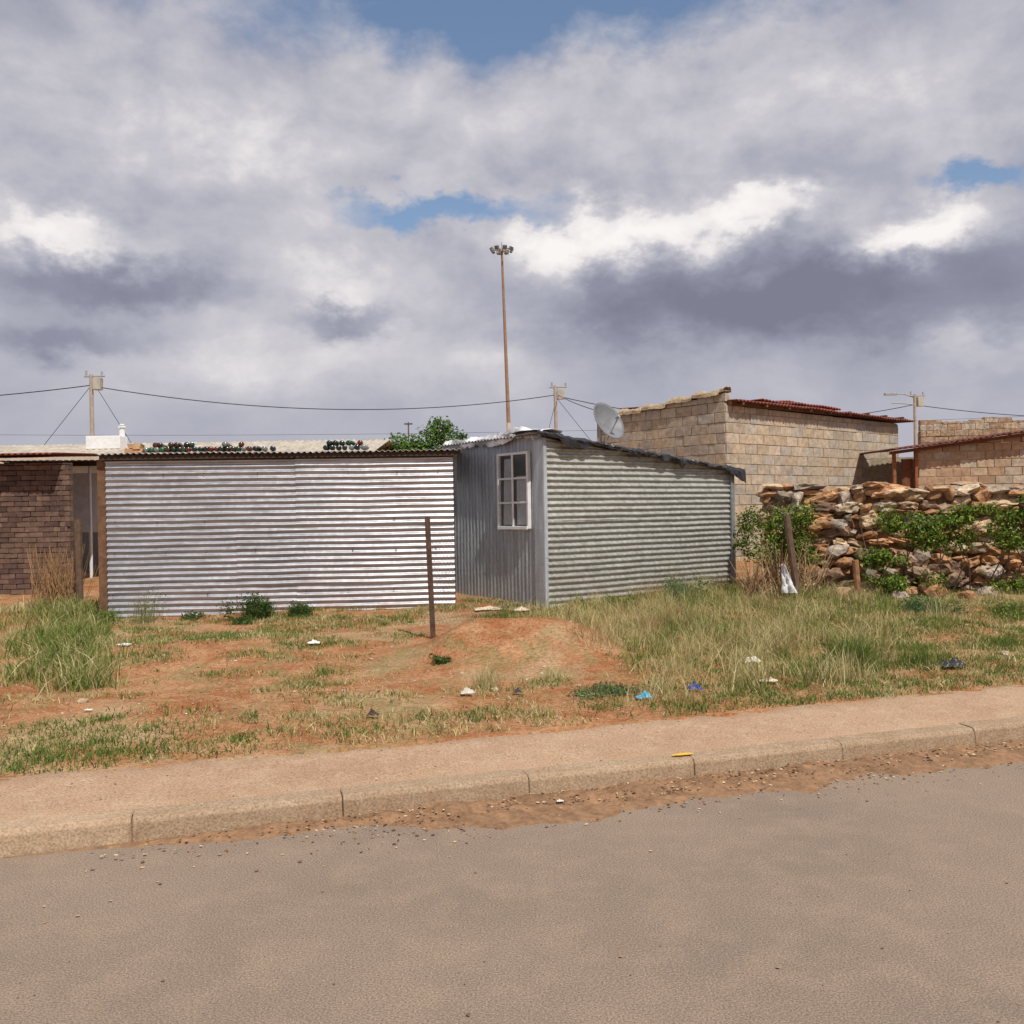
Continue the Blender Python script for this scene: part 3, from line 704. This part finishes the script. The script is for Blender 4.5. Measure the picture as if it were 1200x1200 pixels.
# ---------------------------------------------------------------- posts & fence
b=MB(); p0=np.array([-.857,9.97]); z0=float(gz(*p0))
bx=np.array([-.04,0,1.28]); bx/=np.linalg.norm(bx)
b.box([*p0,z0-.1],(1,0,0),bx,(0,-1,0),-.028,.028,0,1.40,0,.006); b.box([*p0,z0-.1],(1,0,0),bx,(0,-1,0),-.028,-.022,0,1.40,-.05,-.0005)
b.obj('steel_fence_post',M['steel'],bevel=.001)
p1=np.array([.42,12.5]); L=np.linalg.norm(p1-p0); fu=(p1-p0)/L
def fpt(u,z):
    q=p0+fu*u; return (q[0],q[1],z)
def chain(b,f,L,zb,zt,st=.075,r=.0011):
    H=zt-zb; k=-H
    while k<L:
        for sgn in (1,-1):
            c0,c1=max(0,k),min(L,k+H)
            if c1>c0:
                za=(zb+(c0-k)) if sgn==1 else (zt-(c0-k)); zc=(zb+(c1-k)) if sgn==1 else (zt-(c1-k))
                b.cyl(f(c0,za),f(c1,zc),r,n=3)
        k+=st
b=MB(); chain(b,fpt,L,.3,1.25)
for z_ in (.35,.8,1.26): b.cyl(fpt(0,z_),fpt(L,z_),.002,n=4)
b.obj('chain_link_fence',M['fence'])
b=MB()
q0=np.array([.5,12.45]); q1=np.array([3.55,14.35]); L2=np.linalg.norm(q1-q0); fu2=(q1-q0)/L2
def fpt2(u,z): q=q0+fu2*u; return (q[0],q[1],z)
chain(b,fpt2,L2,.3,1.2,.09,.001)
b.cyl(fpt2(0,1.2),fpt2(L2,1.2),.002,n=4); b.obj('chain_link_fence',M['fence'])
def post(pts,r,m,name='wooden_fence_post',col=(1,1,1)):
    b=MB(); b.tube(pts,[r]*len(pts),9,col); return b.obj(name,m)
post([(3.98,13.1,.2),(3.9,13.15,.9),(3.86,13.2,1.38)],.05,M['wood'])
post([(4.78,13.0,.2),(4.74,13.0,.75)],.045,M['wood'],col=(2.5,2,1.5))
post([(-6.42,13.9,.2),(-6.46,13.95,1.5)],.055,M['wood'])
post([(-6.62,14.3,.2),(-6.6,14.3,1.42)],.05,M['wood'])
post([(-6.3,14.6,.2),(-6.2,14.5,1.1)],.04,M['steel'])

# ---------------------------------------------------------------- left buildings
bh=empty('brick_house')
b=MB(); lb0=np.array([-13.,15.3]); lb1=np.array([-7.30,15.5]); lb2=np.array([-8.45,17.4])
cb=[(.13,.08,.06),(.10,.06,.05),(.16,.10,.075)]
blockwall(b,lb0,lb1,.2,lambda u:2.45,bl=.23,bh=.085,cols=cb,jo=.01)
blockwall(b,lb1+np.array([-.01,.03]),lb2,.2,lambda u:2.45,bl=.23,bh=.085,cols=cb,jo=.01)
b.obj('brick_walls',M['block'],bh)
b=MB(); b.box([-13,15.6,.2],(1,0,0),Z,(0,1,0),0,4.4,0,2.2,0,1.8,(.4,.36,.32)); b.box([-8.6,15.62,.2],(1,0,0),Z,(0,1,0),0,1.1,0,2.2,0,.06,(.4,.36,.32)); b.obj('mortar_core',M['mortar'],bh)
b=MB(); corr((-13.1,15.1,2.58),(1,0,0),(0,1,.05),(0,0,1),5.75,2.6,0,rid='v',period=.1,amp=.012,nseg=6,step=.6,b=b,seed=81); r=b.obj('roof',M['rust'],bh,smooth=True); r.modifiers.new('s','SOLIDIFY').thickness=.015
hb=empty('plastered_house')
b=MB(); b.box([-13.5,22,.2],(1,0,0),Z,(0,1,0),0,4.2,0,2.6,0,5,(1.2,1.25,1.35)); b.box([-9.3,22.002,.2],(1,0,0),Z,(0,1,0),0,5.9,0,2.598,0,4.99); b.obj('walls',M['cream'],hb)
b=MB(); b.box([-13.5,21.98,.2],(1,0,0),Z,(0,1,0),3.0,3.7,0,2.0,-.01,.01); b.obj('painted_dark_doorway',M['dark'],hb)  # flat sheet on the closed wall, doorway shade painted as its colour
b=MB(); corr((-13.8,21.6,2.93),(1,0,0),(0,1,.17),(0,0,1),10.6,3.3,0,rid='v',period=.15,amp=.018,nseg=6,step=.8,b=b,seed=82,col=(1.9,1.75,1.5))
corr((-13.8,28,2.93),(1,0,0),(0,-1,.17),(0,0,1),10.6,3.2,0,rid='v',period=.15,amp=.018,nseg=6,step=.8,b=b,seed=83,col=(1.9,1.75,1.5))
b.obj('roof',M['roofcorr'],hb,smooth=True)
b=MB(); b.box([-13.8,21.55,2.78],(1,0,0),Z,(0,-1,0),0,10.6,0,.16,0,.03,(1,.95,.9)); b.obj('fascia',M['cream'],hb)
b=MB(); b.box([-10.6,23.9,3.25],(1,0,0),Z,(0,-1,0),0,.85,0,.33,0,.5); b.cyl((-9.85,23.8,3.5),(-9.85,23.8,3.8),.07,n=14); b.cyl((-9.85,23.8,3.8),(-9.85,23.8,3.84),.10,n=14); b.cyl((-9.85,23.8,3.86),(-9.85,23.8,3.9),.06,n=14)
b.obj('chimney_vent',M['white'],hb,bevel=.01)
cp=empty('carport')
b=MB(); corr((-9.6,17.6,2.62),(1,0,-.01),(0,1,.06),(0,0,1),3.0,2.5,0,rid='v',period=.12,amp=.014,nseg=6,step=.5,b=b,seed=85,col=(1.9,1.85,1.8)); r=b.obj('roof',M['roofcorr'],cp,smooth=True); r.modifiers.new('s','SOLIDIFY').thickness=.015
b=MB()
for x in(-9.4,-7.95,-6.8): b.cyl((x,17.7,.2),(x,17.7,2.6),.03); b.cyl((x,19.9,.2),(x,19.9,2.72),.03)
b.obj('posts',M['white'],cp)
b=MB(); b.box([-9.5,17.62,2.5],(1,0,0),Z,(0,-1,0),0,2.8,0,.09,0,.04,(.8,.75,.7)); b.obj('beam',M['wood'],cp)
b=MB(); b.box([-9.4,18.2,.25],(1,0,0),Z,(0,-1,0),0,2.3,1.0,2.15,0,.03,(1.1,1.15,1.2)); b.obj('white_panel',M['white'],cp)
b=MB(); corr((-9.4,20,.25),(1,0,0),Z,(0,-1,0),2.6,2.2,0,rid='v',period=.15,amp=.014,b=b,seed=86,col=(.8,.8,.8)); b.obj('rear_panel',M['galvS'],cp,smooth=True)

# ---------------------------------------------------------------- poles, wires, mast, dish
def wire(name,p0,p1,sag,r=.018,n=24,parent=None):
    b=MB(); p0=np.array(p0,float);p1=np.array(p1,float); pts=[]
    for i in range(n+1):
        t=i/n; p=p0+(p1-p0)*t; p[2]-=sag*4*t*(1-t); pts.append(p)
    b.tube(pts,[r]*(n+1),5); return b.obj(name,M['wire'],parent)
def upole(x,y,zt,tilt=0,lamp=False):
    e=empty('utility_pole'); b=MB(); b.cyl((x,y,0),(x+tilt,y,zt),.10,.07,12,(1.2,1.0,.8)); b.obj('pole',M['grey'],e)
    b=MB()
    b.box([x+tilt,y,zt],(1,0,0),Z,(0,-1,0),.1,.38,-.58,-.14,-.15,.15,(1.3,1.2,1.0)); b.box([x+tilt,y,zt],(1,0,0),Z,(0,-1,0),-.25,.5,-.1,-.04,-.05,.05); b.cyl((x-.18,y,zt-.02),(x-.18,y,zt+.15),.04); b.cyl((x+.4,y,zt-.02),(x+.4,y,zt+.12),.04)
    if lamp:
        b.tube([(x,y,zt-.15),(x-.5,y,zt+.02),(x-.9,y,zt+.05)],[.035,.03,.03],8); b.box([x-1.45,y,zt],(1,0,0),Z,(0,-1,0),0,.6,-.02,.09,-.1,.1)
        b.tube([(x,y,zt-.5),(x-.6,y,zt-.42),(x-1.1,y,zt-.4)],[.03,.03,.03],8)
    b.obj('fittings',M['grey'],e,bevel=.01); return e
upole(-15.6,35,6.9,0); upole(1.98,40,6.85,-.05); upole(19.4,45,6.8,0,True)
wire('overhead_cable',(-15.3,35,6.42),(1.9,40,6.45),.72)
wire('overhead_cable',(-15.6,35,6.5),(-36,33,6.6),.7)
wire('overhead_cable',(2.05,40,6.45),(3.4,23.6,3.75),.15,.014)
wire('overhead_cable',(2.05,40,6.4),(19.3,45,6.3),.9,.018)
wire('overhead_cable',(19.4,45,6.3),(40,46,6.4),.8,.018)
wire('overhead_cable',(-40,60,7.2),(40,62,7.4),.6,.010)
wire('stay_wire',(-15.6,35,6.5),(-18.3,35,3.2),0,.010,4)
wire('stay_wire',(-15.4,35,6.4),(-13.6,35,3.4),0,.010,4)
wire('stay_wire',(1.95,40,6.2),(1.2,40,3.4),0,.010,4)
wire('stay_wire',(2.0,40,6.3),(4.4,40,3.2),0,.010,4)
ms=empty('high_mast_light')
b=MB(); b.cyl((-.05,60,0),(-.12,60,7.2),.16,.14,14,(1.9,2.6,3.3)); b.cyl((-.12,60,7.2),(-.36,60,18.2),.125,.07,14); b.obj('mast',M['mast'],ms)
b=MB(); b.cyl((-.36,60,18.15),(-.36,60,18.3),.22,.22,14)
for i in range(8):
    t=i*math.pi/4+.3; cx_,sy=math.cos(t),math.sin(t)
    b.cyl((-.36,60,18.22),(-.36+.6*cx_,60+.6*sy,18.32),.035,n=6)
    b.box([-.36+.62*cx_,60+.62*sy,18.2],(-sy,cx_,0),(cx_*.5,sy*.5,.86),(cx_*.86,sy*.86,-.5),-.13,.13,-.05,.2,-.07,.08,(.5,.5,.53))
b.cyl((-.36,60,18.3),(-.36,60,18.75),.03,n=6); b.obj('lamp_ring',M['grey'],ms)
b=MB(); b.cyl((-8.7,80,0),(-8.7,80,9.3),.08,.06,8,(.3,.3,.3)); b.box([-8.7,80,9.1],(1,0,0),Z,(0,1,0),-.35,.35,0,.12,-.1,.1,(.3,.3,.3)); b.obj('street_lamp',M['grey'])
ds=empty('satellite_dish'); b=MB(); c=np.array([1.74,17.,3.10]); nn=Vector((.60,-.62,.42)).normalized(); a=nn.orthogonal().normalized(); e=nn.cross(a); g=[];R=.38
rr=9;seg=36
for i in range(rr+1):
    q=R*i/rr
    for j in range(seg):
        t=2*math.pi*j/seg; p=Vector(c)+(a*math.cos(t)+e*math.sin(t))*q+nn*(.14*(i/rr)**2-.08); g.append(p)
b.add(g,[(i*seg+j,i*seg+(j+1)%seg,(i+1)*seg+(j+1)%seg,(i+1)*seg+j) for i in range(rr) for j in range(seg)],(.55,.55,.58))
o=b.obj('reflector',M['grey'],ds,smooth=True); o.modifiers.new('s','SOLIDIFY').thickness=.008
b=MB(); cV=Vector(c); tip=cV+nn*.33-Vector((0,0,.06)); b.tube([cV-Vector((0,0,.33)),tip],[.012,.012],6); b.cyl(tip,tip-nn*.08,.03,n=10)
b.tube([cV-nn*.08,cV-nn*.16-Vector((0,0,.1)),cV-nn*.16-Vector((0,0,2.9))],[.03,.025,.025],8); b.obj('mount',M['grey'],ds)

# ---------------------------------------------------------------- litter
def rag(name,x,y,size,col,h=.5,z=None,aspect=1.):
    b=MB(); n=14; g=[]; sd=random.random()*50; z=float(gz(x,y))+.015 if z is None else z
    for i in range(n):
        for j in range(n):
            u=i/(n-1)-.5;v=j/(n-1)-.5; rr=1-.35*F(u*4+sd,v*4,3)
            k=F(u*5+sd,v*5.,7)
            g.append((x+u*size*rr*2*aspect,y+v*size*rr*1.3,z+.004+max(0,(k-.25))*size*h*(1.2-2*max(abs(u),abs(v)))))
    b.add(g,[(i*n+j,(i+1)*n+j,(i+1)*n+j+1,i*n+j+1) for i in range(n-1) for j in range(n-1)],col); return b.obj(name,M['plastic'])
rag('plastic_bag',-2.02,9.45,.075,(.78,.78,.78),1.5)
rag('plastic_wrapper',-3.0,6.6,.03,(.7,.7,.72)); rag('plastic_wrapper',-3.95,9.5,.08,(.6,.62,.62)); rag('plastic_wrapper',-4.7,9.9,.05,(.65,.65,.65))
rag('blue_plastic_bag',.93,6.75,.065,(.02,.38,.65),1.6); rag('dark_blue_bag',1.33,6.95,.065,(.03,.05,.24),1.8)
rag('cardboard_scrap',1.93,7.15,.08,(.62,.50,.38),.8); rag('plastic_bag',2.05,8.1,.09,(.66,.62,.54),2)
rag('plastic_bag',-.35,6.9,.06,(.6,.55,.5),1.6); rag('black_plastic_bag',3.62,7.75,.12,(.02,.02,.02),1.7)
rag('cardboard_scrap',-.33,12.3,.22,(.6,.48,.34),.5); rag('cardboard_scrap',.1,12.1,.14,(.6,.5,.36),.8)
rag('plastic_wrapper',.22,4.78,.022,(.62,.55,.5),1.2,.02)
rag('dark_bag',-.95,6.25,.05,(.06,.035,.03),2.0); rag('dark_bag',.02,7.0,.04,(.05,.04,.05),1.8)
b=MB(); g=[]; n=12
for i in range(n):
    for j in range(n):
        u=i/(n-1)-.5;v=j/(n-1); k=F(u*6,v*4.,17)
        g.append((3.72+u*.16*(1.3-v)+.12*(1-v)*.6,12.9+(k-.5)*.16,.32+v*.4))
b.add(g,[(i*n+j,(i+1)*n+j,(i+1)*n+j+1,i*n+j+1) for i in range(n-1) for j in range(n-1)],(.62,.63,.65)); b.obj('torn_plastic_sheet',M['plastic'],smooth=True)
b=MB(); P=[]
for _ in range(700):
    x=random.uniform(-5,5);y=random.uniform(5.3,11)
    if ks(x,y)>.9: P.append((x,y,float(gz(x,y))))
chips(b,P,.011,[(.5,.4,.28),(.25,.14,.08),(.6,.55,.48),(.12,.07,.05),(.4,.3,.2)])
P=[]
for _ in range(420):
    u=random.uniform(-4,8); s_=random.uniform(.05,.9); x,y=kw(u,s_); P.append((x,y,.12+.03*s_))
for _ in range(300):
    u=random.uniform(-4,6); s_=-random.uniform(.2,3.2); x,y=kw(u,s_); P.append((x,y,.001))
chips(b,P,.006,[(.3,.18,.1),(.45,.36,.24),(.2,.12,.07)])
b.obj('ground_litter',M['litter'])

# ---------------------------------------------------------------- sun, sky, camera
el=D2R(56); az=math.atan2(.42,-.80)
S=Vector((math.sin(az)*math.cos(el),math.cos(az)*math.cos(el),math.sin(el)))
sun=bpy.data.lights.new('sun','SUN'); sun.energy=4.4; sun.angle=D2R(.6); sun.color=(1,.95,.86)
so=bpy.data.objects.new('sun',sun); so.rotation_euler=S.to_track_quat('Z','Y').to_euler(); scene.collection.objects.link(so)
wd=bpy.data.worlds.new('World'); scene.world=wd; wd.use_nodes=True; t=NT(wd.node_tree)
for n_ in list(t.n): t.n.remove(n_)
out=t.new('ShaderNodeOutputWorld')
sky=t.new('ShaderNodeTexSky'); sky.sky_type='NISHITA'; sky.sun_disc=False; sky.sun_elevation=el; sky.sun_rotation=az; sky.dust_density=1.5
b1=t.new('ShaderNodeBackground'); t.l.new(sky.outputs[0],b1.inputs[0]); b1.inputs[1].default_value=.13
tc=t.new('ShaderNodeTexCoord'); sx=t.new('ShaderNodeSeparateXYZ'); t.l.new(tc.outputs['Generated'],sx.inputs[0])
X,Y,Zz=sx.outputs
azn=t.math('ARCTAN2',X,Y)
hl=t.math('SQRT',t.math('ADD',t.math('MULTIPLY',X,X),t.math('MULTIPLY',Y,Y)))
eln=t.math('ARCTAN2',Zz,hl)
cv=t.new('ShaderNodeCombineXYZ'); t.l.new(azn,cv.inputs[0]); t.l.new(t.math('MULTIPLY',eln,1.5),cv.inputs[1])
w1=t.new('ShaderNodeTexNoise'); t.l.new(cv.outputs[0],w1.inputs['Vector']); w1.inputs['Scale'].default_value=11; w1.inputs['Detail'].default_value=5; w1.inputs['Roughness'].default_value=.62
ws=t.new('ShaderNodeSeparateColor'); t.l.new(w1.outputs['Color'],ws.inputs[0])
wa=t.math('ADD',azn,t.math('MULTIPLY',t.math('SUBTRACT',ws.outputs[0],.5),.12))
we=t.math('ADD',eln,t.math('MULTIPLY',t.math('SUBTRACT',ws.outputs[1],.5),.10))
def gauss(a0,e0,sa,se):
    da=t.math('MULTIPLY',t.math('SUBTRACT',wa,a0),1/sa); de=t.math('MULTIPLY',t.math('SUBTRACT',we,e0),1/se)
    q=t.math('ADD',t.math('MULTIPLY',da,da),t.math('MULTIPLY',de,de))
    return t.math('EXPONENT',t.math('MULTIPLY',q,-1.0))
blobs=[(-.45,.268,.07,.018,.42),(-.38,.232,.12,.026,-.40),(-.45,.178,.12,.016,-.30),(-.20,.232,.13,.045,.26),(-.25,.165,.20,.035,.18),(-.17,.208,.055,.013,-.40),
 (.045,.262,.045,.034,.50),(.13,.285,.09,.022,.48),(.27,.300,.07,.020,.5),(.19,.220,.19,.040,-.42),(.37,.205,.18,.050,-.34),(.41,.258,.055,.022,.72),(.46,.15,.06,.015,.14),(-.02,.17,.06,.05,.14),(.15,.40,.4,.04,.12),(-.3,.36,.2,.04,.2)]
acc=None
for a0_,e0,sa,se,w_ in blobs:
    gq=t.math('MULTIPLY',gauss(a0_,e0,sa,se),w_); acc=gq if acc is None else t.math('ADD',acc,gq)
nf=t.noise(cv.outputs[0],8,6,.58,.15)
br=t.math('ADD',.535,acc)
br=t.math('ADD',br,t.math('MULTIPLY',t.math('SUBTRACT',nf,.5),t.math('ADD',.06,t.math('MULTIPLY',t.math('MULTIPLY',eln,3.2,clamp=True),.72))))
cc=t.ramp(br,[(.05,(.21,.215,.285)),(.28,(.285,.29,.37)),(.5,(.425,.43,.505)),(.68,(.60,.585,.63)),(.82,(.84,.80,.80)),(1.0,(.95,.92,.90))])
b2=t.new('ShaderNodeBackground'); t.l.new(cc,b2.inputs[0]); b2.inputs[1].default_value=1.0
hole=t.math('ADD',gauss(-.075,.312,.13,.018),gauss(.47,.300,.06,.016))
hole=t.math('ADD',hole,gauss(.0,.50,.35,.06))
hole=t.math('SUBTRACT',hole,t.math('MULTIPLY',t.math('SUBTRACT',nf,.5),1.2))
hm=t.ramp(hole,[(.28,0),(.80,1)])
mx=t.new('ShaderNodeMixShader'); t.l.new(hm,mx.inputs[0]); t.l.new(b2.outputs[0],mx.inputs[1]); t.l.new(b1.outputs[0],mx.inputs[2]); t.l.new(mx.outputs[0],out.inputs[0])

cam=bpy.data.cameras.new('camera'); cam.lens=33.0; cam.sensor_width=36; cam.clip_end=3000; cam.clip_start=.05
co=bpy.data.objects.new('camera',cam); scene.collection.objects.link(co)
co.matrix_world=Matrix.Translation((0,0,1.5))@Matrix.Rotation(D2R(90),4,'X')@Matrix.Rotation(D2R(-1.0),4,'Z')
scene.camera=co
